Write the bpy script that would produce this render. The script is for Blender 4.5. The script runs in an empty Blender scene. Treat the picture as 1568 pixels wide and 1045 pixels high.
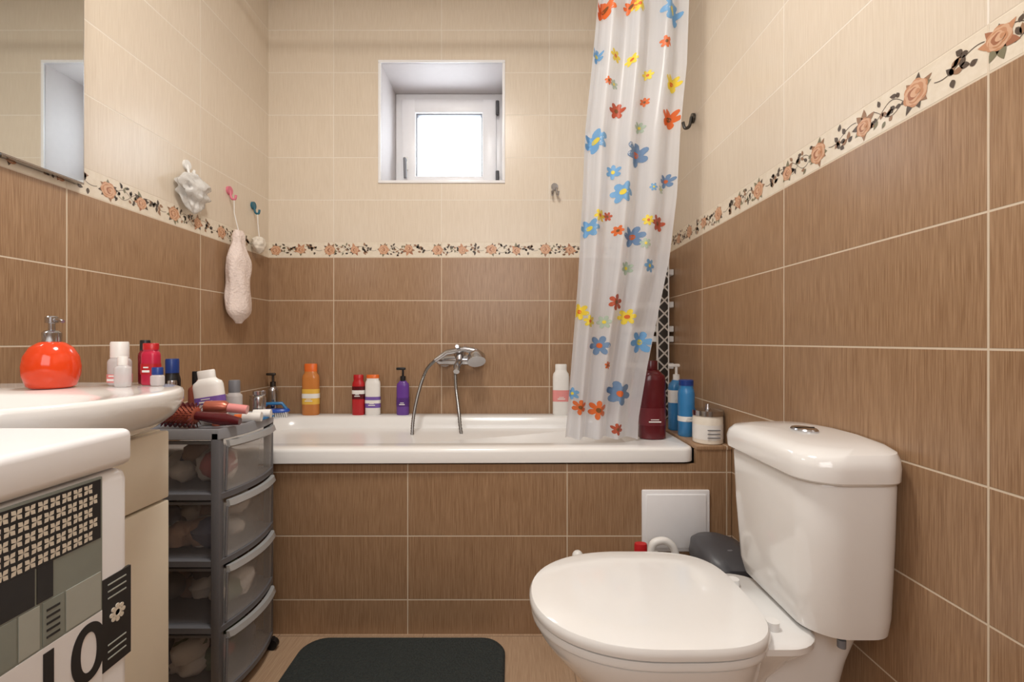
import bpy, bmesh, math, random
from mathutils import Vector, Matrix, noise as mnoise
random.seed(4)
S=bpy.context.scene
pi=math.pi
# ------------------------------------------------------------ materials
def lin(c):
    r=[]
    for v in c[:3]:
        v/=255.0
        r.append(v/12.92 if v<=0.04045 else ((v+0.055)/1.055)**2.4)
    return (r[0],r[1],r[2],1)
def node(nt,t,**k):
    n=nt.nodes.new(t)
    for a,b in k.items(): setattr(n,a,b)
    return n
def M(name,rgb,rough=.45,metal=0,var=.06,alpha=1,trans=0,scale=40,bump=0,coat=0,sub=0,emit=0):
    m=bpy.data.materials.new(name); m.use_nodes=True; nt=m.node_tree
    p=nt.nodes['Principled BSDF']
    tc=node(nt,'ShaderNodeTexCoord'); nz=node(nt,'ShaderNodeTexNoise')
    nz.inputs['Scale'].default_value=scale; nz.inputs['Detail'].default_value=3
    nt.links.new(tc.outputs['Object'],nz.inputs['Vector'])
    mx=node(nt,'ShaderNodeMix',data_type='RGBA')
    c=lin(rgb)
    mx.inputs[6].default_value=tuple(max(0,v*(1-var)) for v in c[:3])+(1,)
    mx.inputs[7].default_value=tuple(min(1,v*(1+var)) for v in c[:3])+(1,)
    nt.links.new(nz.outputs['Fac'],mx.inputs[0]); nt.links.new(mx.outputs[2],p.inputs['Base Color'])
    p.inputs['Roughness'].default_value=rough; p.inputs['Metallic'].default_value=metal
    p.inputs['Alpha'].default_value=alpha; p.inputs['Transmission Weight'].default_value=trans
    p.inputs['Coat Weight'].default_value=coat
    if emit:
        p.inputs['Emission Color'].default_value=c; p.inputs['Emission Strength'].default_value=emit
    if bump:
        b=node(nt,'ShaderNodeBump'); b.inputs['Strength'].default_value=bump; b.inputs['Distance'].default_value=.01
        nt.links.new(nz.outputs['Fac'],b.inputs['Height']); nt.links.new(b.outputs[0],p.inputs['Normal'])
    return m
def math_(nt,op,a,b=None,c=None):
    n=node(nt,'ShaderNodeMath',operation=op)
    for i,v in enumerate((a,b,c)):
        if v is None: continue
        if isinstance(v,(int,float)): n.inputs[i].default_value=v
        else: nt.links.new(v,n.inputs[i])
    return n.outputs[0]
def tile(name,ua,va,u0,pu,v0,pv,dark,light,grout,rough=.3,gw=.0016,ku=560,kv=13,contrast=(.32,.68)):
    m=bpy.data.materials.new(name); m.use_nodes=True; nt=m.node_tree; L=nt.links.new
    p=nt.nodes['Principled BSDF']
    g=node(nt,'ShaderNodeNewGeometry'); s=node(nt,'ShaderNodeSeparateXYZ'); L(g.outputs['Position'],s.inputs[0])
    u=s.outputs[ua]; v=s.outputs[va]
    us=math_(nt,'SUBTRACT',u,u0); vs=math_(nt,'SUBTRACT',v,v0)
    du=math_(nt,'PINGPONG',us,pu/2); dv=math_(nt,'PINGPONG',vs,pv/2)
    d=math_(nt,'MINIMUM',du,dv)
    mr=node(nt,'ShaderNodeMapRange'); L(d,mr.inputs[0]); mr.inputs[1].default_value=gw*.8; mr.inputs[2].default_value=gw*1.3
    cx=node(nt,'ShaderNodeCombineXYZ'); L(math_(nt,'MULTIPLY',u,ku),cx.inputs[0]); L(math_(nt,'MULTIPLY',v,kv),cx.inputs[1])
    fu=math_(nt,'FLOOR',math_(nt,'DIVIDE',us,pu)); fv=math_(nt,'FLOOR',math_(nt,'DIVIDE',vs,pv))
    off=math_(nt,'ADD',math_(nt,'MULTIPLY',fu,7.3),math_(nt,'MULTIPLY',fv,3.7)); L(off,cx.inputs[2])
    nz=node(nt,'ShaderNodeTexNoise'); nz.inputs['Scale'].default_value=1; nz.inputs['Detail'].default_value=3; nz.inputs['Roughness'].default_value=.6
    L(cx.outputs[0],nz.inputs['Vector'])
    r=node(nt,'ShaderNodeMapRange'); L(nz.outputs['Fac'],r.inputs[0]); r.inputs[1].default_value=contrast[0]; r.inputs[2].default_value=contrast[1]
    mx=node(nt,'ShaderNodeMix',data_type='RGBA'); mx.inputs[6].default_value=lin(dark); mx.inputs[7].default_value=lin(light); L(r.outputs[0],mx.inputs[0])
    wn=node(nt,'ShaderNodeTexWhiteNoise'); cc=node(nt,'ShaderNodeCombineXYZ'); L(fu,cc.inputs[0]); L(fv,cc.inputs[1]); L(cc.outputs[0],wn.inputs['Vector'])
    hs=node(nt,'ShaderNodeHueSaturation'); L(mx.outputs[2],hs.inputs['Color'])
    L(math_(nt,'ADD',math_(nt,'MULTIPLY',wn.outputs['Value'],.05),.975),hs.inputs['Value'])
    m2=node(nt,'ShaderNodeMix',data_type='RGBA'); m2.inputs[6].default_value=lin(grout); L(hs.outputs[0],m2.inputs[7]); L(mr.outputs[0],m2.inputs[0])
    L(m2.outputs[2],p.inputs['Base Color'])
    rr=node(nt,'ShaderNodeMapRange'); L(mr.outputs[0],rr.inputs[0]); rr.inputs[3].default_value=.8; rr.inputs[4].default_value=rough
    L(rr.outputs[0],p.inputs['Roughness'])
    b=node(nt,'ShaderNodeBump'); b.inputs['Strength'].default_value=.5; b.inputs['Distance'].default_value=.001
    L(mr.outputs[0],b.inputs['Height']); L(b.outputs[0],p.inputs['Normal'])
    return m
DK=(140,107,78); LT=(176,143,111); GR=(216,200,178)
UD=(217,202,182); UL=(229,216,198); UG=(238,229,216)
lowX=tile('tile_brown_x',0,2,.173,.5,.108,.2,DK,LT,GR)
lowY=tile('tile_brown_y',1,2,.165,.5,.108,.2,DK,LT,GR)
upX=tile('tile_cream_x',0,2,.173,.5,1.378,.197,UD,UL,UG,rough=.28)
upY=tile('tile_cream_y',1,2,.165,.5,1.378,.197,UD,UL,UG,rough=.28)
borX=tile('tile_border_x',0,2,.173,.5,1.308,.0715,(224,211,190),(233,222,204),(222,208,188),rough=.3,ku=60,kv=60)
borY=tile('tile_border_y',1,2,.165,.5,1.308,.0715,(224,211,190),(233,222,204),(222,208,188),rough=.3,ku=60,kv=60)
florM=tile('tile_floor',0,1,.173,.45,1.43,.45,(164,134,108),(192,164,136),(146,122,100),rough=.35)
ledgeM=tile('tile_ledge',0,1,.173,.5,1.43,.7,DK,LT,GR)
ceilM=M('ceiling_paint',(240,238,234),.8,var=.02)
plaster=M('recess_plaster',(206,200,199),.6,var=.03)
pvc=M('white_pvc',(244,244,246),.3,var=.02)
cer=M('white_ceramic',(240,239,237),.12,var=.01,coat=.4)
acr=M('white_acrylic',(240,239,237),.2,var=.01)
whiteP=M('white_plastic',(238,237,234),.35,var=.02)
chrome=M('chrome',(190,190,193),.18,1,var=.03)
dchrome=M('dark_metal',(90,88,85),.3,1)
mirr=M('mirror_glass',(225,228,226),.02,1,var=0)
black=M('black_plastic',(22,22,24),.4)
dgrey=M('dark_grey_plastic',(74,74,78),.4)
mgrey=M('grey_plastic',(120,121,126),.4)
cream=M('cream_laminate',(236,228,210),.35,var=.02)
# ------------------------------------------------------------ builder
class B:
    def __init__(s): s.v=[];s.f=[];s.m=[];s.sm=[];s.mats=[];s.xf=Matrix()
    def add(s,vs,fs,mat,smooth=True):
        o=len(s.v)
        if mat not in s.mats: s.mats.append(mat)
        mi=s.mats.index(mat)
        for p in vs: s.v.append(tuple(s.xf@Vector(p)))
        for f in fs: s.f.append([i+o for i in f]); s.m.append(mi); s.sm.append(smooth)
    def box(s,a,b,mat,bev=.004,seg=2,rot=None):
        bm=bmesh.new(); bmesh.ops.create_cube(bm,size=1)
        a=Vector(a);b=Vector(b);c=(a+b)/2;d=b-a
        for v in bm.verts: v.co=Vector((v.co.x*d.x,v.co.y*d.y,v.co.z*d.z))
        if bev>0: bmesh.ops.bevel(bm,geom=bm.edges[:],offset=min(bev,min(abs(t) for t in d)*.45),segments=seg,affect='EDGES',profile=.5)
        R=rot or Matrix()
        s.add([c+(R@v.co) for v in bm.verts],[[v.index for v in f.verts] for f in bm.faces],mat)
        bm.free()
    def loft(s,loops,mat,c0=True,c1=True,closed=True):
        n=len(loops[0]);vs=[p for l in loops for p in l];fs=[]
        for i in range(len(loops)-1):
            for j in range(n if closed else n-1):
                k=(j+1)%n; fs.append([i*n+j,i*n+k,(i+1)*n+k,(i+1)*n+j])
        if c0: fs.append(list(range(n))[::-1])
        if c1: fs.append([ (len(loops)-1)*n+j for j in range(n)])
        s.add(vs,fs,mat)
    def lathe(s,prof,c,mat,N=32,sx=1,sy=1,caps=True):
        s.loft([[(c[0]+r*sx*math.cos(2*pi*j/N),c[1]+r*sy*math.sin(2*pi*j/N),c[2]+z) for j in range(N)] for r,z in prof],mat,caps,caps)
    def tube(s,path,r,mat,N=12,caps=True):
        P=[Vector(p) for p in path];loops=[]
        up=Vector((0,0,1));prev=None
        for i,p in enumerate(P):
            t=(P[min(i+1,len(P)-1)]-P[max(i-1,0)]).normalized()
            if prev is None:
                a=t.cross(up)
                if a.length<.05: a=t.cross(Vector((1,0,0)))
            else: a=prev-t*prev.dot(t)
            a.normalize();prev=a;b=t.cross(a)
            rr=r[i] if isinstance(r,(list,tuple)) else r
            loops.append([tuple(p+a*math.cos(2*pi*j/N)*rr+b*math.sin(2*pi*j/N)*rr) for j in range(N)])
        s.loft(loops,mat,caps,caps)
    def sph(s,c,r,mat,N=20,sz=(1,1,1)):
        loops=[]
        for i in range(1,N//2):
            a=pi*i/(N//2)
            loops.append([(c[0]+r*sz[0]*math.sin(a)*math.cos(2*pi*j/N),c[1]+r*sz[1]*math.sin(a)*math.sin(2*pi*j/N),c[2]-r*sz[2]*math.cos(a)) for j in range(N)])
        s.loft(loops,mat)
    def quad(s,a,b,c,d,mat): s.add([a,b,c,d],[[0,1,2,3]],mat,False)
    def text(s,txt,size,mtx,mat,offset=0):
        cu=bpy.data.curves.new('t','FONT'); cu.body=txt; cu.size=size; cu.offset=offset; cu.extrude=.0003
        ob=bpy.data.objects.new('t',cu); S.collection.objects.link(ob)
        bpy.context.view_layer.update()
        me=ob.to_mesh()
        s.add([mtx@v.co for v in me.vertices],[list(p.vertices) for p in me.polygons],mat,False)
        ob.to_mesh_clear(); bpy.data.objects.remove(ob); bpy.data.curves.remove(cu)
    def done(s,name,sharp=40):
        me=bpy.data.meshes.new(name); me.from_pydata(s.v,[],s.f)
        for m in s.mats: me.materials.append(m)
        for i,p in enumerate(me.polygons): p.material_index=s.m[i]; p.use_smooth=s.sm[i]
        bm=bmesh.new(); bm.from_mesh(me)
        bmesh.ops.recalc_face_normals(bm,faces=bm.faces[:])
        bm.to_mesh(me); bm.free()
        me.update(); me.set_sharp_from_angle(angle=math.radians(sharp))
        ob=bpy.data.objects.new(name,me); S.collection.objects.link(ob); return ob
def sel(cx,cy,a,b,n,z,N=48):
    r=[]
    for j in range(N):
        t=2*pi*j/N;c=math.cos(t);q=math.sin(t)
        r.append((cx+a*math.copysign(abs(c)**(2/n),c),cy+b*math.copysign(abs(q)**(2/n),q),z))
    return r
def rrect(x0,x1,y0,y1,r,z,k=6):
    r_=[]
    for (cx,cy,a0) in ((x1-r,y1-r,0),(x0+r,y1-r,pi/2),(x0+r,y0+r,pi),(x1-r,y0+r,1.5*pi)):
        for i in range(k+1):
            a=a0+pi/2*i/k; r_.append((cx+r*math.cos(a),cy+r*math.sin(a),z))
    return r_
def bez(p,n=24):
    out=[]
    P=[Vector(q) for q in p]
    P=[P[0]]+P+[P[-1]]
    for i in range(len(P)-3):
        for k in range(n):
            t=k/n; a,c,d,e=P[i:i+4]
            out.append(.5*((2*c)+(-a+d)*t+(2*a-5*c+4*d-e)*t*t+(-a+3*c-3*d+e)*t**3))
    out.append(P[-2]); return out
# ------------------------------------------------------------ room shell
XL,XR,YB,YN,H,CZ=-1.13,.69,2.13,-.75,2.6,.92
def wall(name,us,zs,fn,mats,hole=None):
    b=B()
    for i in range(len(us)-1):
        for j in range(len(zs)-1):
            if hole and (i,j)==hole: continue
            zc=(zs[j]+zs[j+1])/2
            m=mats[0] if zc<1.308 else mats[1] if zc<1.38 else mats[2]
            b.quad(fn(us[i],zs[j]),fn(us[i+1],zs[j]),fn(us[i+1],zs[j+1]),fn(us[i],zs[j+1]),m)
    return b.done(name)
Wx0,Wx1,Wz0,Wz1=-.607,-.045,1.665,2.21
wall('wall_back',[XL,Wx0,Wx1,XR],[0,1.308,1.3795,Wz0,Wz1,H],lambda u,z:(u,YB,z),(lowX,borX,upX),hole=(1,3))
wall('wall_left',[YN,YB],[0,1.308,1.3795,H],lambda u,z:(XL,u,z),(lowY,borY,upY))
wall('wall_right',[YN,YB],[0,1.308,1.3795,H],lambda u,z:(XR,u,z),(lowY,borY,upY))
wall('wall_near',[XL,XR],[0,1.308,1.3795,H],lambda u,z:(u,YN,z),(lowX,borX,upX))
b=B(); b.quad((XL,YN,0),(XR,YN,0),(XR,YB,0),(XL,YB,0),florM); b.done('floor')
b=B(); b.quad((XL,YN,H),(XR,YN,H),(XR,YB,H),(XL,YB,H),ceilM); b.done('ceiling')
YW=2.39
b=B()
for q in (((Wx0,YB,Wz0),(Wx0,YW+.07,Wz0),(Wx0,YW+.07,Wz1),(Wx0,YB,Wz1)),((Wx1,YB,Wz0),(Wx1,YW+.07,Wz0),(Wx1,YW+.07,Wz1),(Wx1,YB,Wz1)),
          ((Wx0,YB,Wz0),(Wx1,YB,Wz0),(Wx1,YW+.07,Wz0),(Wx0,YW+.07,Wz0)),((Wx0,YB,Wz1),(Wx1,YB,Wz1),(Wx1,YW+.07,Wz1),(Wx0,YW+.07,Wz1))):
    b.quad(*q,plaster)
b.done('wall_recess')
b=B(); t=.013
for a,c in (((Wx0-t,YB-.006,Wz0-t),(Wx1+t,YB+.004,Wz0)),((Wx0-t,YB-.006,Wz1),(Wx1+t,YB+.004,Wz1+t)),((Wx0-t,YB-.006,Wz0),(Wx0,YB+.004,Wz1)),((Wx1,YB-.006,Wz0),(Wx1+t,YB+.004,Wz1))):
    b.box(a,c,pvc,.002)
b.done('trim_1')
def frame(b,x0,x1,z0,z1,y0,y1,w,mat,bev=.006):
    b.box((x0,y0,z0),(x0+w,y1,z1),mat,bev); b.box((x1-w,y0,z0),(x1,y1,z1),mat,bev)
    b.box((x0+w*.8,y0+.001,z0),(x1-w*.8,y1-.001,z0+w),mat,bev); b.box((x0+w*.8,y0+.001,z1-w),(x1-w*.8,y1-.001,z1),mat,bev)
glass=bpy.data.materials.new('window_glass'); glass.use_nodes=True
nt=glass.node_tree; nt.nodes.clear()
o=node(nt,'ShaderNodeOutputMaterial'); tr=node(nt,'ShaderNodeBsdfTransparent'); gl=node(nt,'ShaderNodeBsdfGlossy'); gl.inputs['Roughness'].default_value=.03
fr=node(nt,'ShaderNodeFresnel'); mxs=node(nt,'ShaderNodeMixShader'); nt.links.new(fr.outputs[0],mxs.inputs[0]); nt.links.new(tr.outputs[0],mxs.inputs[1]); nt.links.new(gl.outputs[0],mxs.inputs[2]); nt.links.new(mxs.outputs[0],o.inputs[0])
b=B()
frame(b,Wx0+.001,Wx1-.001,Wz0+.001,Wz1-.001,YW,YW+.06,.05,pvc)
frame(b,Wx0+.035,Wx1-.035,Wz0+.035,Wz1-.035,YW-.02,YW+.045,.075,pvc,.01)
frame(b,Wx0+.105,Wx1-.105,Wz0+.1,Wz1-.105,YW-.008,YW+.03,.010,mgrey,.002)
b.quad((Wx0+.1,YW+.02,Wz0+.1),(Wx1-.1,YW+.02,Wz0+.1),(Wx1-.1,YW+.02,Wz1-.1),(Wx0+.1,YW+.02,Wz1-.1),glass)
hx=Wx0+.06
b.box((hx-.013,YW-.03,1.80),(hx+.013,YW-.019,1.87),whiteP,.004)
b.tube([(hx,YW-.03,1.85),(hx,YW-.05,1.85),(hx+.002,YW-.053,1.83),(hx+.004,YW-.053,1.75)],.008,mgrey)
for z in (1.76,2.12): b.tube([(Wx1-.03,YW-.028,z-.035),(Wx1-.03,YW-.028,z+.035)],.009,dgrey)
b.done('window_1')
# ------------------------------------------------------------ floral border
ros=[M('rose_pale',(216,174,142),.35),M('rose_mid',(198,144,108),.35),M('rose_dark',(166,110,80),.35)]
lea=[M('leaf_dark',(88,74,62),.35),M('leaf_green',(128,122,96),.35),M('leaf_brown',(154,118,90),.35)]
def border(name,fn,u0,u1,seed):
    b=B(); R=random.Random(seed)
    def P(pts,mat,h):
        b.add([fn(min(max(u,u0),u1),min(max(v,1.310),1.378),h) for u,v in pts],[list(range(len(pts)))],mat,False)
    def rose(u,v,r):
        k=R.uniform(0,6)
        for i,(s_,mi,n) in enumerate(((1,1,6),(.9,0,6),(.72,1,5),(.6,0,5),(.44,2,4),(.34,0,3),(.2,1,3))):
            pts=[]
            for j in range(30):
                a=2*pi*j/30; rr=r*s_*(.88+.15*abs(math.sin(n*a/2+k+i)))
                pts.append((u+rr*math.cos(a)+r*.05*i*math.cos(k+i),v+rr*math.sin(a)*.92))
            P(pts,ros[mi],.0006+.0002*i)
    def leaf(u,v,a,l,w,mat):
        pts=[]
        for j in range(7):
            t=j/6; pts.append((t*l,w*math.sin(pi*t**.8)))
        for j in range(5,0,-1):
            t=j/6; pts.append((t*l,-w*math.sin(pi*t**.8)))
        P([(u+x*math.cos(a)-y*math.sin(a),v+x*math.sin(a)+y*math.cos(a)) for x,y in pts],mat,.0005)
    def vine(u,v,l,amp,ph):
        n=16; pts=[(u+l*j/n,v+amp*math.sin(ph+4.5*j/n)) for j in range(n+1)]
        for j in range(n):
            (a,c),(d,e)=pts[j],pts[j+1]; P([(a,c-.0007),(d,e-.0007),(d,e+.0007),(a,c+.0007)],lea[0],.0004)
    u=u0
    vm=1.344
    while u<u1:
        def ok(x): return u0+.02<x<u1-.02
        if ok(u+.035):
            for k in range(8): leaf(u+.035,vm,2*pi*k/8+R.uniform(-.3,.3),R.uniform(.029,.036),.007,R.choice(lea))
            rose(u+.035,vm+R.uniform(-.003,.003),.0245)
        if ok(u+.065) and ok(u+.12):
            vine(u+.06,vm,.07,.014,0); vine(u+.06,vm,.07,.014,pi)
            for k in range(16):
                leaf(u+.064+.0043*k,vm+R.uniform(-.022,.022),R.uniform(0,6.28),R.uniform(.010,.017),.004,R.choice([lea[0],lea[0],lea[1],lea[2]]))
        if ok(u+.15):
            for k in range(7): leaf(u+.15,vm,2*pi*k/7+R.uniform(-.3,.3),R.uniform(.026,.033),.007,R.choice(lea+ros[1:]))
            rose(u+.15,vm+R.uniform(-.006,.006),.019)
        if ok(u+.18) and ok(u+.22):
            vine(u+.17,vm+.005,.08,.01,1)
            for k in range(11): leaf(u+.205+R.uniform(-.018,.018),vm+R.uniform(-.018,.018),2*pi*k/7+R.uniform(-.2,.2),R.uniform(.012,.019),.005,lea[0] if k%3 else lea[2])
        u+=.25
    return b.done(name)
border('trim_2',lambda u,v,h:(u,YB-h,v),XL,XR,1)
border('trim_3',lambda u,v,h:(XL+h,u,v),YN,YB,2)
border('trim_4',lambda u,v,h:(XR-h,u,v),YN,YB,3)
# ------------------------------------------------------------ bathtub
RZ=.585; LZ=.590
b=B()
TX0,TX1,TY0,TY1=XL+.004,.576,1.412,YB-.004
loops=[rrect(TX0+.01,TX1-.01,TY0+.02,TY1,.05,RZ-.05),rrect(TX0,TX1,TY0,TY1,.04,RZ-.044),rrect(TX0,TX1,TY0,TY1,.04,RZ-.010),rrect(TX0+.003,TX1-.003,TY0+.003,TY1-.003,.04,RZ-.003),rrect(TX0+.009,TX1-.009,TY0+.009,TY1-.009,.04,RZ),
 rrect(TX0+.075,TX1-.12,TY0+.085,TY1-.085,.13,RZ),rrect(TX0+.083,TX1-.128,TY0+.093,TY1-.093,.13,RZ-.006),
 rrect(TX0+.10,TX1-.15,TY0+.105,TY1-.105,.13,RZ-.06),rrect(TX0+.17,TX1-.22,TY0+.13,TY1-.13,.13,RZ-.32),rrect(TX0+.22,TX1-.27,TY0+.18,TY1-.18,.12,RZ-.37),rrect(TX0+.5,TX1-.5,TY0+.3,TY1-.3,.04,RZ-.38)]
def lean(l): 
    return [(x,y+(.025*max(0,(x+.2)/.78)**2 if y<1.6 else 0),z) for x,y,z in l]
b.loft([lean(l) for l in loops],acr,True,True)
b.lathe([(.02,0),(.022,.003),(.0,.004)],(TX1-.55,1.77,RZ-.38),chrome)
b.done('bathtub',50)
b=B()
b.box((XL+.002,1.44,.0),(.576,1.455,.533),lowX,0)
b.box((.5762,1.44,.0),(XR-.002,1.455,LZ-.0125),lowX,0)
b.box((.578,1.437,LZ-.012),(XR-.002,YB-.002,LZ),ledgeM,.001)
b.done('bath_panel')
b=B()
b.box((.405,1.430,.262),(.617,1.4395,.455),pvc,.004); b.box((.418,1.426,.275),(.604,1.4305,.442),pvc,.003)
b.done('access_hatch')
# ------------------------------------------------------------ bath mixer + shower
b=B()
fx,fz=-.235,.835
for dx in (-.075,.075):
    b.tube([(fx+dx,YB-.001,fz),(fx+dx,YB-.012,fz)],.034,chrome,24); b.tube([(fx+dx,YB-.01,fz),(fx+dx,YB-.06,fz)],.017,chrome,16)
b.tube([(fx-.10,YB-.07,fz),(fx-.09,YB-.07,fz),(fx+.09,YB-.07,fz),(fx+.10,YB-.07,fz)],[.018,.024,.024,.018],chrome,20)
b.tube([(fx,YB-.07,fz),(fx,YB-.07,fz+.035),(fx,YB-.07,fz+.055)],[.028,.027,.018],chrome,20)
b.tube([(fx,YB-.07,fz+.045),(fx+.0,YB-.13,fz+.06),(fx+.0,YB-.17,fz+.062)],[.012,.009,.008],chrome)
b.tube([(fx,YB-.08,fz-.01),(fx,YB-.16,fz-.02),(fx,YB-.19,fz-.045)],[.017,.014,.013],chrome)
b.tube([(fx-.10,YB-.13,fz+.0),(fx-.05,YB-.13,fz+.035),(fx+.03,YB-.13,fz+.05),(fx+.07,YB-.13,fz+.04)],[.010,.012,.012,.016],chrome)
b.tube([(fx+.07,YB-.11,fz+.04),(fx+.078,YB-.13,fz+.015),(fx+.082,YB-.145,fz-.005)],[.02,.04,.04],chrome,24)
hose=bez([(fx-.10,YB-.13,fz+.0),(fx-.135,YB-.16,fz-.045),(fx-.165,YB-.2,fz-.16),(fx-.175,YB-.24,fz-.28),(fx-.16,YB-.28,fz-.42),(fx-.07,YB-.31,fz-.58),(fx+.03,YB-.27,fz-.42),(fx+.015,YB-.2,fz-.25),(fx-.01,YB-.12,fz-.12),(fx-.02,YB-.075,fz-.02)],26)
rad=[.0078 if i%2 else .006 for i in range(len(hose))]
b.tube(hose,rad,M('hose_metal',(150,150,150),.3,1),10)
b.done('bath_mixer_tap')
# ------------------------------------------------------------ curtain
def interp(tab,z):
    tab=sorted(tab)
    if z<=tab[0][0]: return tab[0][1]
    for (a,p),(c,q) in zip(tab,tab[1:]):
        if z<=c: return p+(q-p)*(z-a)/(c-a)
    return tab[-1][1]
YC=1.55; kc=703/YC
def pxz(y): return CZ-(y-523)/kc
def pxx(x): return (x-784)/kc
Lt=[(pxz(y),pxx(x)) for x,y in ((916,-130),(915,0),(906,100),(896,200),(892,300),(885,430),(875,560),(866,675),(864,720))]
Rt=[(pxz(y),pxx(x)) for x,y in ((1060,-130),(1053,0),(1050,100),(1040,200),(1034,300),(1021,400),(1004,480),(988,560),(975,640),(972,720))]
def csurf(x,z):
    L_=interp(Lt,z);R_=interp(Rt,z); s=(x-L_)/(R_-L_)
    q=2*pi*3.6*s**.9+.35*math.sin(z*2.2)
    return YC+.024*math.sin(q)+.005*math.sin(1.7*q+1+z*2)+.004*math.sin(z*5+s*6)
cm=bpy.data.materials.new('curtain_vinyl'); cm.use_nodes=True; nt=cm.node_tree; nt.nodes.clear(); L=nt.links.new
o=node(nt,'ShaderNodeOutputMaterial'); df=node(nt,'ShaderNodeBsdfPrincipled'); df.inputs['Base Color'].default_value=lin((240,243,248)); df.inputs['Roughness'].default_value=.28
tl=node(nt,'ShaderNodeBsdfTranslucent'); tl.inputs[0].default_value=lin((248,250,255)); tp=node(nt,'ShaderNodeBsdfTransparent')
nz=node(nt,'ShaderNodeTexNoise'); nz.inputs['Scale'].default_value=6
m1=node(nt,'ShaderNodeMixShader'); m1.inputs[0].default_value=.5; m2=node(nt,'ShaderNodeMixShader')
mr=node(nt,'ShaderNodeMapRange'); mr.inputs[3].default_value=.05; mr.inputs[4].default_value=.2; L(nz.outputs['Fac'],mr.inputs[0]); L(mr.outputs[0],m2.inputs[0])
L(df.outputs[0],m1.inputs[1]);L(tl.outputs[0],m1.inputs[2]);L(m1.outputs[0],m2.inputs[1]);L(tp.outputs[0],m2.inputs[2]);L(m2.outputs[0],o.inputs[0])
b=B(); nu,nv=220,90; vs=[];fs=[]
z0,z1=.592,2.335
for i in range(nv+1):
    z=z0+(z1-z0)*i/nv
    for j in range(nu+1):
        L_=interp(Lt,z);R_=interp(Rt,z); x=L_+(R_-L_)*j/nu
        vs.append((x,csurf(x,z),z))
for i in range(nv):
    for j in range(nu): a=i*(nu+1)+j; fs.append([a,a+1,a+nu+2,a+nu+1])
b.add(vs,fs,cm)
fc={'o':M('petal_orange',(216,108,52),.5),'r':M('petal_rust',(180,82,54),.5),'b':M('petal_blue',(116,166,210),.5),'s':M('petal_steel',(112,140,174),.5),'y':M('petal_yellow',(232,208,72),.5),'g':M('petal_sage',(172,188,172),.5),'k':M('petal_heart',(120,78,40),.5)}
def flower(px,py,c,r,heart=None,n=6):
    X=pxx(px);Z=pxz(py);r=r*1.05/kc;k=(px*13+py*7)%7
    def fan(fr,mat,off):
        vs=[(X,csurf(X,Z)-off,Z)];fs=[];N=42;Q=4
        for q in range(1,Q+1):
            for j in range(N):
                a=2*pi*j/N; rr=fr(a)*q/Q; x=X+rr*math.cos(a);z=max(Z+rr*math.sin(a),.594)
                x=min(max(x,interp(Lt,z)+.002),interp(Rt,z)-.002)
                vs.append((x,csurf(x,z)-off,z))
        for j in range(N):
            k_=(j+1)%N; fs.append([0,1+j,1+k_])
            for q in range(Q-1): a=1+q*N; fs.append([a+j,a+N+j,a+N+k_,a+k_])
        b.add(vs,fs,mat)
    fan(lambda a:r*(.36+.64*abs(math.cos(n*a/2+k))**.6),fc[c],.0015)
    fan(lambda a:r*.25,fc[heart or {'o':'k','r':'k','b':'y','s':'o','y':'o','g':'y'}[c]],.0022)
for f in ((927,14,'o',15),(967,8,'o',11),(1018,69,'o',9),(1028,178,'o',15),(945,168,'r',12),(943,464,'r',12),(887,623,'o',11),(915,628,'o',14),(944,657,'r',9),(1008,342,'r',12),(945,355,'o',8),
 (1029,18,'b',18),(912,217,'b',17),(975,236,'s',18),(940,262,'b',11),(1023,275,'s',11),(952,297,'b',16),(903,350,'b',14),(970,362,'s',16),(918,530,'s',15),(981,525,'b',17),(948,603,'s',18),(994,408,'b',10),(877,604,'b',9),(915,82,'b',10),
 (977,14,'y',10),(942,88,'y',9),(994,111,'y',8),(1032,123,'y',13),(918,332,'y',9),(888,478,'y',12),(902,493,'y',9),(960,486,'y',12),(990,340,'y',8),(966,96,'y',8),
 (981,193,'g',9),(925,494,'g',10),(961,410,'g',10),(986,375,'g',8),(1013,290,'g',6),(940,130,'g',7),(930,130,'o',6),(998,290,'b',6),(930,560,'o',6),(989,153,'o',7),(932,330,'r',7)):
    flower(*f)
b.done('shower_curtain',80)
b=B(); b.tube([(XL,YC,2.385),(XR,YC,2.385)],.012,whiteP,16)
for x in (XL+.003,XR-.003): b.tube([(x-.003,YC,2.385),(x+.003,YC,2.385)],.03,whiteP,20)
for k in range(10):
    x=.31+k*.03; b.tube([(x,YC+.022*math.cos(a),2.366+.028*math.sin(a)) for a in [2*pi*j/20 for j in range(21)]],.0025,whiteP,6)
b.done('curtain_rod')
# ------------------------------------------------------------ corner shelf (standing on tub ledge)
lat=bpy.data.materials.new('lattice_pattern'); lat.use_nodes=True; nt=lat.node_tree
tc=node(nt,'ShaderNodeNewGeometry'); sp=node(nt,'ShaderNodeSeparateXYZ'); nt.links.new(tc.outputs['Position'],sp.inputs[0])
a1=math_(nt,'PINGPONG',math_(nt,'ADD',sp.outputs[2],sp.outputs[0]),.028); a2=math_(nt,'PINGPONG',math_(nt,'SUBTRACT',sp.outputs[2],sp.outputs[0]),.028)
mn=math_(nt,'MINIMUM',a1,a2); gt=math_(nt,'GREATER_THAN',mn,.0045); mx=node(nt,'ShaderNodeMix',data_type='RGBA'); mx.inputs[6].default_value=lin((216,210,202)); mx.inputs[7].default_value=lin((52,46,42)); nt.links.new(gt,mx.inputs[0]); nt.links.new(mx.outputs[2],nt.nodes['Principled BSDF'].inputs['Base Color'])
b=B(); YS=1.94
b.box((.617,YS,LZ),(.660,YS+.007,1.29),lat,.001)
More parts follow.
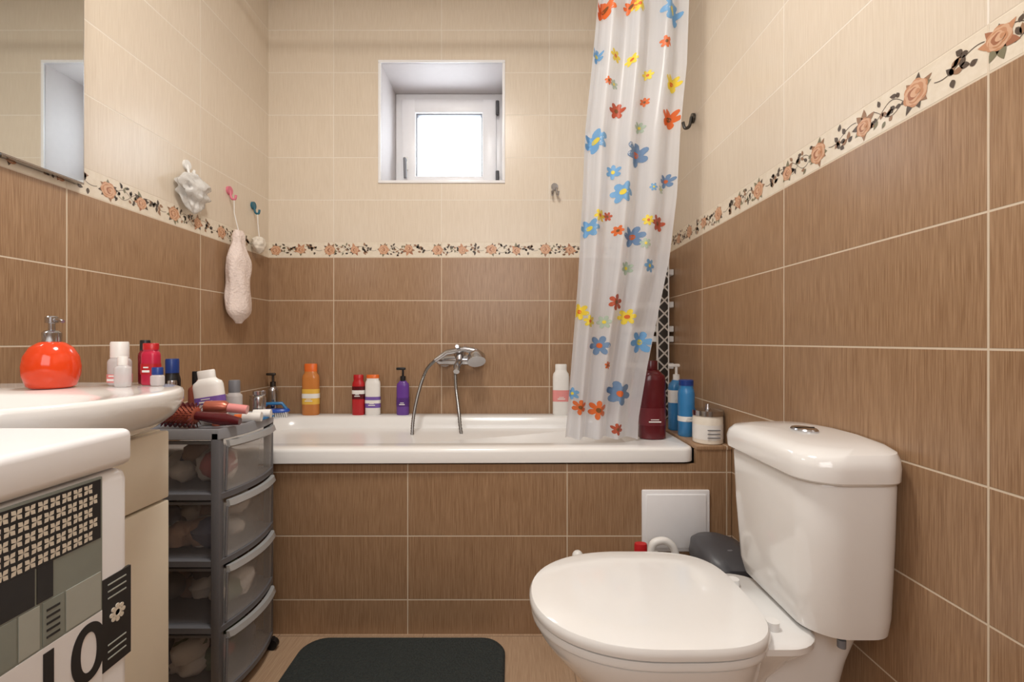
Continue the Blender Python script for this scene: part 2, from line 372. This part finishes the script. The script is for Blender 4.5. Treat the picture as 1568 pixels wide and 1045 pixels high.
b.box((.613,YS-.002,LZ),(.618,YS+.011,1.295),whiteP,.001); b.box((.659,YS-.002,LZ),(.664,YS+.011,1.295),whiteP,.001)
for z in (.66,.80,.915,.958,1.062,1.2):
    def tri(g,zz):
        p=[(XR-.003,YB-.003,zz),(.50+g,YB-.003,zz)]
        for i in range(13):
            a=i/12*pi/2; p.append((.50+g+(XR-.003-.50-g)*(1-math.cos(a)),YB-.05-(YB-.05-YS-.012-g)*math.sin(a),zz))
        return p
    b.loft([tri(.004,z),tri(0,z+.003),tri(0,z+.024),tri(.004,z+.026),tri(.010,z+.026),tri(.014,z+.008)],whiteP)
b.tube([(.53,2.11,LZ),(.53,2.11,1.295)],.009,whiteP)
b.done('corner_shelf')
# ------------------------------------------------------------ toilet
b=B()
cy=.93
def egg(s_,z,cx=.26,af=.225,ab=.212,bb=.18,sh=0,N=64):
    r=[]
    for j in range(N):
        t=2*pi*j/N;c=math.cos(t);q=math.sin(t); n=2.15 if c<0 else 3.6; a=af if c<0 else ab
        r.append((cx+sh+s_*a*math.copysign(abs(c)**(2/n),c),cy+s_*bb*math.copysign(abs(q)**(2/n),q),z))
    return r
b.loft([egg(.97,.391),egg(.995,.394),egg(1,.400),egg(.997,.407),egg(.98,.4125),egg(.93,.415),egg(.7,.4175),egg(.3,.418)],cer)
b.loft([egg(.95,.373),egg(.98,.376),egg(.985,.382),egg(.975,.389)],cer)
b.loft([egg(.5,0,sh=.07,bb=.2),egg(.5,.02,sh=.07,bb=.2),egg(.48,.1,sh=.07),egg(.52,.17,sh=.06),egg(.66,.24,sh=.04),egg(.82,.30,sh=.02),egg(.91,.34,sh=.005),egg(.94,.36),egg(.945,.369),egg(.92,.372)],cer)
def rr2(x0,x1,y0,y1,r,z): return rrect(x0,x1,y0,y1,r,z,8)
b.loft([rr2(.36,.60,.86,1.0,.05,0),rr2(.36,.62,.86,1.0,.05,.2),rr2(.36,.65,.86,1.00,.05,.31),rr2(.38,.672,.86,1.0,.05,.36),rr2(.38,.674,.86,1.0,.05,.378),rr2(.385,.67,.86,1.0,.05,.386)],cer)
b.loft([rr2(.36,.47,.87,1.0,.05,.18),rr2(.35,.50,.845,1.02,.06,.29),rr2(.35,.54,.82,1.045,.07,.345),rr2(.35,.563,.800,1.06,.075,.37),rr2(.352,.563,.800,1.06,.075,.381),rr2(.36,.558,.807,1.053,.072,.3865)],cer)
def tank(dx,dy,z,r=.055,bul=.018):
    l=rrect(.518+dx,.686,.778+dy,1.112-dy,min(r,(.686-.518-dx)*.45),z,10)
    out=[]
    for x,y,zz in l:
        k=1-((y-.945)/.17)**2
        out.append((x-bul*max(k,0)*(1 if x<.6 else 0),y,zz))
    return out
b.loft([tank(.05,.05,.387),tank(.035,.035,.389),tank(.024,.022,.398),tank(.016,.016,.43),tank(.008,.008,.56),tank(.004,.004,.665),tank(.006,.006,.672)],cer)
b.loft([tank(-.0,-.0,.673),tank(-.007,-.005,.678),tank(-.009,-.006,.70),tank(-.005,-.003,.715),tank(.004,.004,.7245),tank(.03,.03,.731),tank(.06,.09,.734,bul=.01)],cer)
b.lathe([(.0,0),(.03,.0),(.031,.004),(.028,.007),(.0,.008)],(.608,.955,.7325),chrome,sx=.75,sy=1,caps=False)
b.box((.587,.9545,.739),(.629,.9555,.7412),dchrome,0)
for y in (.85,1.0): b.tube([(.482,y,.386),(.482,y,.402)],.012,cer,16)
b.tube([(.585,.815,.376),(.585,.815,.39)],.007,mgrey)
b.done('toilet',38)
# ------------------------------------------------------------ bottles
def bottle(name,x,y,z,w,d,h,mat,cap,caph=.03,capw=.5,n=2.6,neck=.0,label=None,lab=(.2,.7),pump=False,taper=1,rotz=0,tilt=None,wband=None):
    b=B(); M0=Matrix.Translation((x,y,z))@Matrix.Rotation(rotz,4,'Z')
    if tilt: M0=M0@tilt
    b.xf=M0
    bh=h-caph-neck
    if pump: bh-=.03
    a,c=w/2,d/2
    b.loft([sel(0,0,a*.9,c*.9,n,0),sel(0,0,a,c,n,.004),sel(0,0,a*taper**.3,c,n,bh*.4),sel(0,0,a*taper,c*taper,n,bh*.84),sel(0,0,a*taper*.93,c*taper*.93,n,bh*.91),sel(0,0,a*taper*(.45+.4*capw),c*taper*.8,2.4,bh*.96),sel(0,0,max(a*capw,.006),max(c*capw,.006),2.2,bh)],mat)
    if label:
        l0,l1=lab
        b.loft([sel(0,0,a*taper+.0008+(a-a*taper)*.5,c+.0008,n,bh*l) for l in (l0,l1*.5+l0*.5,l1)],label,False,False)
        if wband: b.loft([sel(0,0,a+.0014,c+.0014,n,bh*l) for l in ((l0*.6+l1*.4),(l0*.3+l1*.7))],wband,False,False)
        zc=bh*(l0*.8+l1*.2); b.box((-a*.45,-c-.0022,zc),(a*.45,-c-.0008,zc+.004),whiteP if wband is not whiteP else mgrey,0)
        b.box((-a*.3,-c-.0022,zc+.008),(a*.3,-c-.0008,zc+.0105),whiteP,0)
    ca,cc=(max(a*capw,.007),max(c*capw,.007))
    if pump:
        b.lathe([(.012,bh-.001),(.012,bh+.02),(.005,bh+.022),(.005,bh+.05)],(0,0,0),cap,20)
        b.box((-.03,-.007,bh+.048),(.012,.007,bh+.06),cap,.004)
    else:
        z0=bh+neck
        if neck: b.loft([sel(0,0,ca*.8,cc*.8,2,bh-.001),sel(0,0,ca*.8,cc*.8,2,z0+.001)],mat)
        b.loft([sel(0,0,ca,cc,2.2,z0),sel(0,0,ca,cc,2.2,z0+caph*.9),sel(0,0,ca*.92,cc*.92,2.2,z0+caph)],cap)
    return b.done(name)
def pc(n,c,r=.3,a=1,v=.05): return M(n,c,r,alpha=a,var=v)
red=pc('red_plastic',(186,32,38)); orange=pc('orange_plastic',(232,112,44)); amber=pc('amber_shampoo',(214,136,70),.15,.88); whiteb=pc('white_bottle',(238,236,232)); purple=pc('purple_bottle',(104,62,150),.25)
lilac=pc('lilac_label',(120,90,170)); maroon=pc('maroon_bottle',(90,22,30),.2); blue=pc('blue_bottle',(56,128,184),.25); pink=pc('pink_label',(232,150,148)); dblue=pc('dark_blue',(30,60,130)); yel=pc('yellow_label',(236,190,80)); clear=pc('frosted_clear',(225,222,222),.15,.6); magenta=pc('crimson',(190,30,66)); copper=M('copper',(190,110,90),.3,.6)
YR=2.085
def PX(x,y): return (x-784)*y/703
bottle('shampoo_bottle',PX(476,YR),YR,RZ,.075,.045,.232,amber,orange,.035,.75,label=yel,lab=(.25,.6),wband=whiteb)
bottle('shower_gel_bottle',PX(549,YR),YR,RZ,.055,.036,.182,red,red,.02,.8,label=maroon,lab=(.45,.8),wband=whiteb)
bottle('shampoo_bottle',PX(571,YR),YR,RZ,.068,.036,.182,whiteb,orange,.016,.85,label=lilac,lab=(.2,.5),wband=whiteb)
bottle('hair_serum_bottle',PX(617,YR),YR,RZ,.056,.036,.215,purple,black,.03,.5,pump=True,label=pc('violet_label',(80,40,120)),lab=(.25,.5))
bottle('body_lotion_bottle',PX(859,YR),YR,RZ,.075,.038,.23,whiteb,whiteb,.025,.7,label=pink,lab=(.3,.55))
bottle('hand_soap_dispenser',PX(418,YR),YR,RZ,.042,.042,.19,chrome,dchrome,.03,.5,2,pump=True)
bottle('hair_conditioner_bottle',PX(998,1.585),1.585,RZ,.092,.07,.268,maroon,maroon,.03,.42,n=2.3,label=pc('plum_label',(104,34,42)),lab=(.2,.45))
bottle('wash_gel_bottle',.612,1.71,LZ,.058,.045,.26,blue,whiteb,.045,.5,label=whiteb,lab=(.55,.8),pump=True)
bottle('spray_can',.607,1.60,LZ,.056,.056,.195,blue,dblue,.02,.85,2,label=whiteb,lab=(.3,.4))
bottle('lotion_bottle',PX(976,1.72),1.745,RZ,.055,.03,.19,whiteb,red,.03,.6,label=pink,lab=(.3,.7))
b=B(); jx,jy=.638,1.497
b.lathe([(.043,0),(.0465,.003),(.0465,.083),(.044,.09)],(jx,jy,LZ),pc('jar_cream',(232,224,210)),40)
b.lathe([(.047,.015),(.047,.062)],(jx,jy,LZ),whiteb,40,caps=False)
b.lathe([(.0,.09),(.048,.09),(.048,.106),(.02,.109),(.0,.109)],(jx,jy,LZ),chrome,40)
b.tube([(jx,jy,LZ+.108),(jx,jy,LZ+.125)],[.008,.005],chrome)
for i in range(3): b.box((jx-.02,jy-.0485,LZ+.022+.012*i),(jx+.02,jy-.046,LZ+.0245+.012*i),mgrey,0)
b.done('cosmetic_jar')
b=B(); bx,by=-1.045,2.02
b.xf=Matrix.Translation((bx,by,RZ+.022))@Matrix.Rotation(.25,4,'Z')
b.loft([sel(0,0,.06,.026,2.4,0),sel(0,0,.063,.028,2.4,.006),sel(0,0,.058,.024,2.4,.014)],pc('brush_blue',(30,84,190)))
b.tube([(-.05,0,.01),(-.03,0,.038),(.03,0,.038),(.05,0,.01)],.007,blue)
for i in range(13):
    for j in range(5): b.tube([(-.048+.008*i,-.016+.008*j,.001),(-.05+.0085*i,-.018+.009*j,-.0215)],.0024,whiteb,5)
b.done('scrubbing_brush')
bottle('metal_tumbler',-1.06,1.90,RZ,.05,.05,.11,chrome,chrome,.004,.9,2)
# ------------------------------------------------------------ wall hooks and hanging things
b=B()
b.tube([(.197,YB-.001,1.635),(.197,YB-.008,1.635)],.016,chrome,20)
for s_ in (-1,1): b.tube(bez([(.197+s_*.006,YB-.008,1.63),(.197+s_*.011,YB-.014,1.60),(.197+s_*.013,YB-.03,1.588),(.197+s_*.015,YB-.038,1.605)],8),.005,chrome,8)
b.done('wall_hook')
b=B()
b.tube([(XR-.001,1.74,1.765),(XR-.01,1.74,1.765)],.018,dchrome,20)
b.tube(bez([(XR-.01,1.74,1.77),(XR-.018,1.74,1.735),(XR-.035,1.74,1.728),(XR-.042,1.74,1.75)],8),.006,dchrome,8)
b.done('wall_hook')
def hang(name,y,zh,hookmat,zt,zb,w,mat,seed,d=.03,rough=.35,prof=None):
    b=B(); cx=XL+d+.004
    b.tube([(XL+.0,y,zh),(XL+.008,y,zh)],.017,hookmat,20)
    b.tube(bez([(XL+.006,y,zh),(XL+.012,y,zh-.03),(XL+.026,y,zh-.034),(XL+.03,y,zh-.018)],8),.0045,hookmat,8)
    b.tube([(XL+.022,y,zh-.03),(XL+.024,y-.002,(zh+zt)/2-.01),(cx,y,zt)],.002,whiteb,6)
    loops=[];N=40;K=26
    for i in range(K+1):
        t=i/K; z=zt+(zb-zt)*t; r=max(.003,prof(t) if prof else (math.sin(pi*t**.7)**.6 if 0<t<1 else 0))
        l=[]
        for j in range(N):
            a=2*pi*j/N; n=1+rough*mnoise.noise(Vector((math.cos(a)*1.6+seed,math.sin(a)*1.6,t*5)))
            l.append((max(XL+.001,cx+d*r*math.cos(a)*n),y+w/2*r*math.sin(a)*n,z))
        loops.append(l)
    b.loft(loops,mat); return b.done(name,60)
bagm=M('clear_bag',(232,230,226),.12,alpha=.75,bump=.6,scale=60,var=.12)
hang('hanging_plastic_bag',1.59,1.53,whiteP,1.50,1.36,.12,bagm,2,.025,.9)
hang('bath_sponge_pouch',1.83,1.52,pc('pink_hook',(220,120,140)),1.36,.99,.115,M('loofah_white',(238,222,214),.8,bump=.5,scale=120,var=.1),5,.036,.22,
     prof=lambda t: .35+.2*math.sin(t*20) if t<.12 else (.45+.55*min(1,(t-.12)/.2))*(1 if t<.85 else max(0.25,1-((t-.85)/.15)**2)) )
hang('pumice_stone',2.00,1.51,pc('teal_hook',(30,100,120)),1.375,1.30,.075,M('pumice',(232,224,210),.9,bump=.5),8,.025,.3)
# ------------------------------------------------------------ mirror
b=B(); b.box((XL+.001,.25,1.325),(XL+.022,1.19,2.35),chrome,.0015); b.box((XL+.0215,.254,1.329),(XL+.0235,1.186,2.345),mirr,0)
for y in (.5,.98): b.box((XL+.001,y-.015,1.318),(XL+.026,y+.015,1.329),dchrome,.003)
b.done('wall_mirror')
# ------------------------------------------------------------ washbasin and vanity
b=B()
SC=(-.845,.715)
def so(s_,z,n=2.45): return sel(SC[0],SC[1],.278*s_,.215*s_,n,z,64)
hx_,hy_=-.79,.645
def ho(a,c,z): return sel(hx_,hy_,a,c,2.4,z,64)
b.loft([so(.62,.752),so(.74,.757),so(.87,.772),so(.95,.790),so(.985,.804),so(1,.816),so(1.0,.829),so(.992,.8345),so(.975,.8365),ho(.19,.10,.835),ho(.18,.09,.83),ho(.15,.07,.79),ho(.09,.05,.772),ho(.02,.015,.77)],cer)
b.lathe([(.018,0),(.019,.002),(0,.003)],(hx_,hy_,.770),chrome,caps=False)
b.tube(bez([(-1.02,.66,.834),(-1.02,.66,.90),(-1.0,.66,.93),(-.92,.66,.925),(-.90,.66,.91)],8),.012,chrome)
b.tube([(-1.02,.66,.93),(-1.05,.66,.965)],[.012,.008],chrome)
b.done('washbasin',50)
b=B(); b.box((XL+.003,.53,.06),(-.678,.886,.75),cream,.002); b.box((-.678,.53,.62),(-.66,.884,.748),cream,.003); b.box((-.678,.53,.065),(-.66,.884,.615),cream,.003)
b.box((XL+.003,.54,.0),(-.72,.87,.06),cream,.002)
b.done('vanity_cabinet')
b=B(); sx,sy,sz=-.822,.82,.8365
b.lathe([(.028,0),(.033,.004),(.0385,.022),(.0395,.038),(.037,.056),(.029,.072),(.019,.080),(.015,.082)],(sx,sy,sz),pc('glossy_orange',(224,68,28),.12),48)
b.lathe([(.013,.081),(.0135,.083),(.0135,.098),(.010,.102),(.005,.103),(.005,.115),(.009,.116),(.009,.126),(.007,.128)],(sx,sy,sz),chrome,24)
b.tube([(sx,sy,sz+.121),(sx+.02,sy-.006,sz+.121),(sx+.028,sy-.008,sz+.118)],.003,chrome)
b.done('soap_dispenser')
zS=.8368
bottle('cream_bottle',-.745,.872,zS,.038,.032,.082,clear,whiteb,.03,.78,2.2,label=pink,lab=(.1,.4))
bottle('nail_polish_remover_bottle',-.688,.875,zS,.03,.022,.079,magenta,red,.012,.9,3,label=red,lab=(.3,.6))
bottle('small_cosmetic_bottle',-.712,.84,zS,.026,.02,.055,clear,whiteb,.016,.6)
bottle('small_cosmetic_bottle',-.664,.86,zS,.022,.018,.034,clear,dblue,.014,.85)
bottle('eau_de_toilette_bottle',-.715,.895,zS,.022,.018,.085,pc('dark_red_glass',(120,16,30),.1),black,.02,.8,3)
# ------------------------------------------------------------ washing machine
b=B()
WX,WYf,WZ=-.415,.5,.826
wmw=M('washer_white',(236,236,238),.3,var=.01); wmt=M('washer_top',(240,240,242),.4,var=.01)
b.box((-1.01,-.10,.012),(WX,WYf,.785),wmw,.012,3); b.box((-1.012,-.102,.787),(WX+.002,WYf+.002,WZ),wmt,.008,4)
for x in (-.95,-.48):
    for y in (-.04,.44): b.tube([(x,y,0),(x,y,.02)],.02,black,16)
b.xf=Matrix.Translation((WX,.10,.40))@Matrix.Rotation(pi/2,4,'Y')
b.lathe([(.17,0),(.17,.012),(.15,.02),(.13,.018)],(0,0,0),mgrey,48); b.lathe([(.13,.017),(.11,.03),(.05,.036),(.0,.037)],(0,0,0),black,48,caps=False)
b.xf=Matrix()
def wq(y0,y1,z0_,z1_,mat,h=.001): b.box((WX-.002,y0,z0_),(WX+h,y1,z1_),mat,0)
labw=M('label_white',(222,214,198),.4); labd=M('label_black',(32,31,32),.35); labg=M('label_grey',(134,140,132),.35); labg2=M('label_grey_light',(168,172,164),.35)
wq(.22,.464,.60,.783,labg,.0008)
wq(.22,.462,.722,.781,labd,.0012)
X_=WX+.0016
for i in range(22):
    for j in range(5):
        y=.232+.0108*i+(.0054 if j%2 else 0);z=.7285+.0115*j
        if y>.457: continue
        for q in range(4):
            a=pi/4+q*pi/2; c_,s_=math.cos(a),math.sin(a)
            pts=[(X_,y+c_*t*.0062-s_*w_*.0062,z+s_*t*.0062+c_*w_*.0062) for t,w_ in ((.02,0),(.55,.38),(1.0,0),(.55,-.38))]
            b.add(pts,[[0,1,2,3]],labw,False)
wq(.40,.414,.690,.722,labd,.0014)
wq(.22,.398,.690,.722,labd,.0014)
for i,(a,c,m_) in enumerate(((.385,.402,labg2),(.405,.424,labg),(.426,.462,labg2),(.36,.383,labg))): wq(a,c,.650,.688,m_,.0014)
for i in range(5): wq(.408,.42,.655+.006*i,.657+.006*i,labd,.0018)
wq(.464,.4985,.583,.677,labd,.0012)
wq(.3,.4635,.50,.648,wmw,.0013)
b.text('10',.078,Matrix.Translation((WX+.0016,.390,.589))@Matrix(((0,0,1,0),(1,0,0,0),(0,1,0,0),(0,0,0,1))),labd,.0008)
b.xf=Matrix.Translation((WX+.0014,.481,.636))@Matrix.Rotation(pi/2,4,'Y')
for k in range(8):
    a=2*pi*k/8; b.lathe([(.0024,0),(.0024,.0008)],(.007*math.cos(a),.007*math.sin(a),0),labw,10)
b.lathe([(.005,0),(.005,.0008),(.003,.0008),(.003,0)],(0,0,0),labw,20)
b.xf=Matrix()
for k in range(3): wq(.470,.492,.593+.007*k,.5942+.007*k,labg2,.0018)
for k in range(3): wq(.470,.492,.655+.007*k,.6562+.007*k,labg2,.0018)
b.done('washing_machine',35)
# ------------------------------------------------------------ drawer unit
b=B()
DX0,DXF,DY0,DY1,DZ=-1.085,-.722,1.13,1.39,.705
dp=M('drawer_plastic_clear',(212,212,212),.22,alpha=.38,var=.05); ds=M('drawer_plastic_side',(120,118,122),.15,alpha=.2)
fr_=M('unit_frame_grey',(104,105,110),.35); top_=M('unit_top_grey',(144,146,152),.35); lip=M('drawer_lip_grey',(168,169,170),.3)
def fprof(z,ins=0,bul=.022,x0=DX0):
    l=[(x0+ins,DY0+ins,z),(x0+ins,DY1-ins,z)]
    n=14
    for i in range(n+1):
        y=DY1-ins-(DY1-DY0-2*ins)*i/n; k=1-((y-(DY0+DY1)/2)/((DY1-DY0)/2))**2
        l.append((DXF-ins+bul*k,y,z))
    return l
b.loft([fprof(DZ-.03,.004),fprof(DZ-.028),fprof(DZ-.008),fprof(DZ-.003,.002),fprof(DZ-.003,.010),fprof(DZ-.008,.014)],top_)
zl=[.04,.205,.37,.535,DZ-.02]
for k in range(4):
    z=zl[k]; b.loft([fprof(z-.010,.006),fprof(z-.008,.001),fprof(z+.006,.001),fprof(z+.008,.006)],fr_)
for x in (DX0+.012,DXF-.010):
    for y in (DY0+.010,DY1-.010): b.box((x-.011,y-.010,.03),(x+.011,y+.010,DZ-.01),fr_,.004)
for k in range(4):
    za,zb=zl[k]+.012,zl[k+1]-.014
    b.box((DX0+.03,DY0+.012,za),(DXF-.022,DY0+.0135,zb),ds,0); b.box((DX0+.03,DY1-.0145,za),(DXF-.022,DY1-.012,zb),ds,0)
    b.box((DX0+.03,DY0+.006,zb-.008),(DXF-.02,DY0+.016,zb),fr_,.002)
    l0=[p for p in fprof(za-.003,.004)[2:]]; l1=[p for p in fprof(zb-.006,.002,.028)[2:]]
    l0=[(p[0],min(max(p[1],DY0+.02),DY1-.02),p[2]) for p in l0]; l1=[(p[0],min(max(p[1],DY0+.02),DY1-.02),p[2]) for p in l1]
    b.loft([l0,l1],dp,False,False,closed=False)
    hl=[]
    for (dz,ix) in ((0,.004),(.0,-.008),(-.014,-.012),(-.018,-.008),(-.018,.002)):
        hl.append([(p[0],min(max(p[1],DY0+.022),DY1-.022),p[2]) for p in fprof(zb+dz,ix,.026)[2:]])
    b.loft(hl,lip,False,False,closed=False)
    b.tube([(DXF+.004,DY0+.022,za),(DXF+.008,DY0+.022,zb-.015)],.003,mgrey,6)
for k,(x,y) in enumerate(((DX0+.03,DY0+.03),(DX0+.03,DY1-.03),(DXF-.02,DY0+.03),(DXF+.008,DY1-.02))):
    b.tube([(x,y-.008,.016),(x,y+.008,.016)],.016,black,16); b.tube([(x,y,.015),(x,y,.035)],.007,black)
b.done('storage_drawer_unit',40)
b=B(); R=random.Random(9)
cm_=[pc('content_%d'%i,c,.6) for i,c in enumerate([(225,222,218),(180,100,100),(240,238,236),(100,106,130),(190,160,144),(120,140,120),(80,78,82)])]
for k in range(4):
    for q in range(22):
        r=R.uniform(.024,.042); x=R.uniform(DX0+.15,DXF-.038); y=R.uniform(DY0+.055,DY1-.055); z=zl[k]+.012+r*.95+(R.uniform(0,.045) if q>9 else 0)
        N=14;loops=[]
        for i in range(1,7):
            a=pi*i/7; loops.append([tuple(Vector((x,y,z))+Vector((math.sin(a)*math.cos(2*pi*j/N),math.sin(a)*math.sin(2*pi*j/N),-math.cos(a)*.9))*r*(1+.3*mnoise.noise(Vector((q+math.cos(2*pi*j/N),a*2,k+math.sin(2*pi*j/N)))))) for j in range(N)])
        b.loft(loops,cm_[[2,0,6,3,1,4,5,0,2][(q*3+k*5+R.randint(0,3))%9]])
b.done('drawer_contents',60)
# on top of the unit
T=DZ-.0072
bottle('hairspray_can',-.962,1.30,T,.04,.04,.172,black,dblue,.04,.8,2,label=mgrey,lab=(.3,.6))
bottle('perfume_bottle',-.905,1.32,T,.045,.03,.135,copper,black,.04,.6,3)
bottle('perfume_bottle',-.925,1.25,T,.032,.03,.115,clear,chrome,.04,.7,4)
bottle('cream_tube',-.802,1.235,T,.078,.036,.145,whiteb,whiteb,.022,.6,label=lilac,lab=(.45,.6),tilt=Matrix.Rotation(-.15,4,'Y'))
bottle('deodorant_bottle',-.795,1.315,T,.04,.034,.11,clear,mgrey,.035,.75)
bottle('metal_tin',-.752,1.365,T,.036,.036,.075,chrome,chrome,.012,.95,2)
bottle('deodorant_can',-.957,1.225,T,.036,.036,.12,pc('navy',(40,50,110)),whiteb,.03,.8,2)
bottle('nail_polish_bottle',-.86,1.335,T,.03,.03,.10,pc('rose_glass',(190,120,120),.1),dchrome,.045,.6,2)
bottle('foundation_bottle',-.855,1.265,T,.032,.026,.115,dchrome,copper,.04,.8,3)
b=B(); p0=Vector((-.885,1.165,T+.037));p1=Vector((-.795,1.158,T+.034)); p2=Vector((-.69,1.165,T+.018))
b.tube([p0,p0+(p1-p0)*.05,p1-(p1-p0)*.05,p1],[.016,.022,.022,.014],copper,20)
for i in range(14):
    for j in range(16):
        a=2*pi*j/16+i*.2; c=p0+(p1-p0)*(i+.5)/14; b.tube([c,c+Vector((0,math.cos(a)*.032,math.sin(a)*.032))],.0012,maroon,4)
b.tube([p1,p1+(p2-p1)*.15,p1+(p2-p1)*.6,p2],[.011,.012,.016,.009],maroon,18)
b.done('round_hairbrush')
b=B(); b.tube([(-.80,1.200,T+.05),(-.755,1.205,T+.048),(-.745,1.206,T+.047)],[.016,.018,.012],copper,20); b.tube([(-.745,1.206,T+.047),(-.70,1.215,T+.040)],.012,pink,16); b.tube([(-.77,1.203,T+.035),(-.775,1.203,T+.001)],.01,copper,12); b.done('curling_brush')
b=B(); b.tube([(-.735,1.255,T+.0135),(-.69,1.265,T+.0135)],.013,whiteb,18); b.tube([(-.755,1.25,T+.0135),(-.735,1.255,T+.0135)],.009,orange,18); b.done('toothpaste_tube')
b=B(); b.tube([(-.74,1.315,T+.013),(-.695,1.325,T+.013)],.0125,whiteb,18); b.tube([(-.755,1.312,T+.013),(-.74,1.315,T+.013)],.008,mgrey,18); b.done('toothpaste_tube')
b=B(); b.box((-.725,1.28,T),(-.712,1.35,T+.006),blue,.002)
for i in range(16): b.box((-.712,1.2815+.0042*i,T+.001),(-.697,1.2835+.0042*i,T+.005),blue,0)
b.done('hair_comb')
# ------------------------------------------------------------ behind toilet
b=B(); cx,cy_=.592,1.28
b.loft([sel(cx,cy_,.060,.075,3,0.0),sel(cx,cy_,.063,.078,3,.01),sel(cx,cy_,.078,.095,3,.30)],whiteP)
b.loft([sel(cx,cy_,.081,.098,3,.30),sel(cx,cy_,.083,.1,3,.312),sel(cx,cy_,.080,.097,3,.326),sel(cx-.01,cy_+.01,.068,.08,2.8,.345),sel(cx-.02,cy_+.02,.045,.05,2.6,.358),sel(cx-.02,cy_+.02,.015,.015,2.4,.361)],dgrey)
b.lathe([(.014,0),(.014,.002),(.010,.003)],(cx-.005,cy_-.03,.352),mgrey,20)
b.done('waste_bin')
bottle('cleaner_bottle',PX(981,1.22),1.22,0,.08,.055,.382,whiteb,red,.035,.42,2.6,label=red,lab=(.3,.7))
b=B(); jx,jy=.436,1.345
b.loft([sel(jx,jy,.055,.038,3,0),sel(jx,jy,.06,.042,3,.01),sel(jx,jy,.06,.042,3,.22),sel(jx-.02,jy,.035,.035,2.4,.27),sel(jx-.025,jy,.018,.018,2,.30)],whiteb)
b.tube(bez([(jx-.03,jy,.30),(jx-.02,jy,.328),(jx+.015,jy,.333),(jx+.042,jy,.30),(jx+.045,jy,.21)],8),.011,whiteb)
b.done('detergent_jug')
b=B(); bx,by=.19,1.33
b.lathe([(.045,0),(.048,.01),(.04,.12),(.042,.125),(.03,.126)],(bx,by,0),whiteP,28); b.tube([(bx,by,.12),(bx,by,.29)],.008,whiteP); b.sph((bx,by,.297),.016,whiteP)
b.done('toilet_brush')
# ------------------------------------------------------------ mat
rug=M('mat_charcoal',(50,56,55),.95,var=.4,scale=160,bump=1.0)
b=B()
b.loft([rrect(-.62,-.025,.93,1.40,.07,.0005,10),rrect(-.625,-.02,.925,1.405,.07,.008,10),rrect(-.62,-.025,.93,1.40,.068,.015,10),rrect(-.605,-.04,.945,1.385,.06,.018,10)],rug)
b.done('bath_mat')
# ------------------------------------------------------------ ceiling lamp and lights
b=B(); b.lathe([(.17,H-.001),(.17,H-.02),(.16,H-.03)],(-.2,.75,0),whiteP,40); b.lathe([(.16,H-.03),(.14,H-.06),(.08,H-.075),(0,H-.08)],(-.2,.75,0),M('lamp_diffuser',(255,250,240),.4,emit=6),40,caps=False)
b.done('ceiling_lamp')
def area(loc,rot,size,e,col,sy=None):
    l=bpy.data.lights.new('lamp_and_fill_light','AREA'); l.energy=e; l.size=size; l.color=col
    if sy: l.shape='RECTANGLE'; l.size_y=sy
    o=bpy.data.objects.new('lamp_and_fill_light',l); o.location=loc; o.rotation_euler=rot; S.collection.objects.link(o)
area((-.2,.75,H-.09),(0,0,0),.34,19,(1,.955,.90))
area((-.2,-.65,1.6),(math.radians(82),0,0),1.0,12,(.98,.985,1),1.0)  # added fill light behind the camera, no lamp belongs to it
w=bpy.data.worlds.new('World'); S.world=w; w.use_nodes=True
bg=w.node_tree.nodes['Background']; bg.inputs[0].default_value=(.84,.92,1,1); bg.inputs[1].default_value=9
cam=bpy.data.cameras.new('Camera'); co=bpy.data.objects.new('Camera',cam); S.collection.objects.link(co); S.camera=co
cam.sensor_width=36; cam.lens=36*703/1568; co.location=(0,0,CZ); co.rotation_euler=(pi/2,0,0); cam.clip_start=.02
try: S.view_settings.view_transform='Standard'; S.view_settings.look='None'
except Exception as e: print(e)
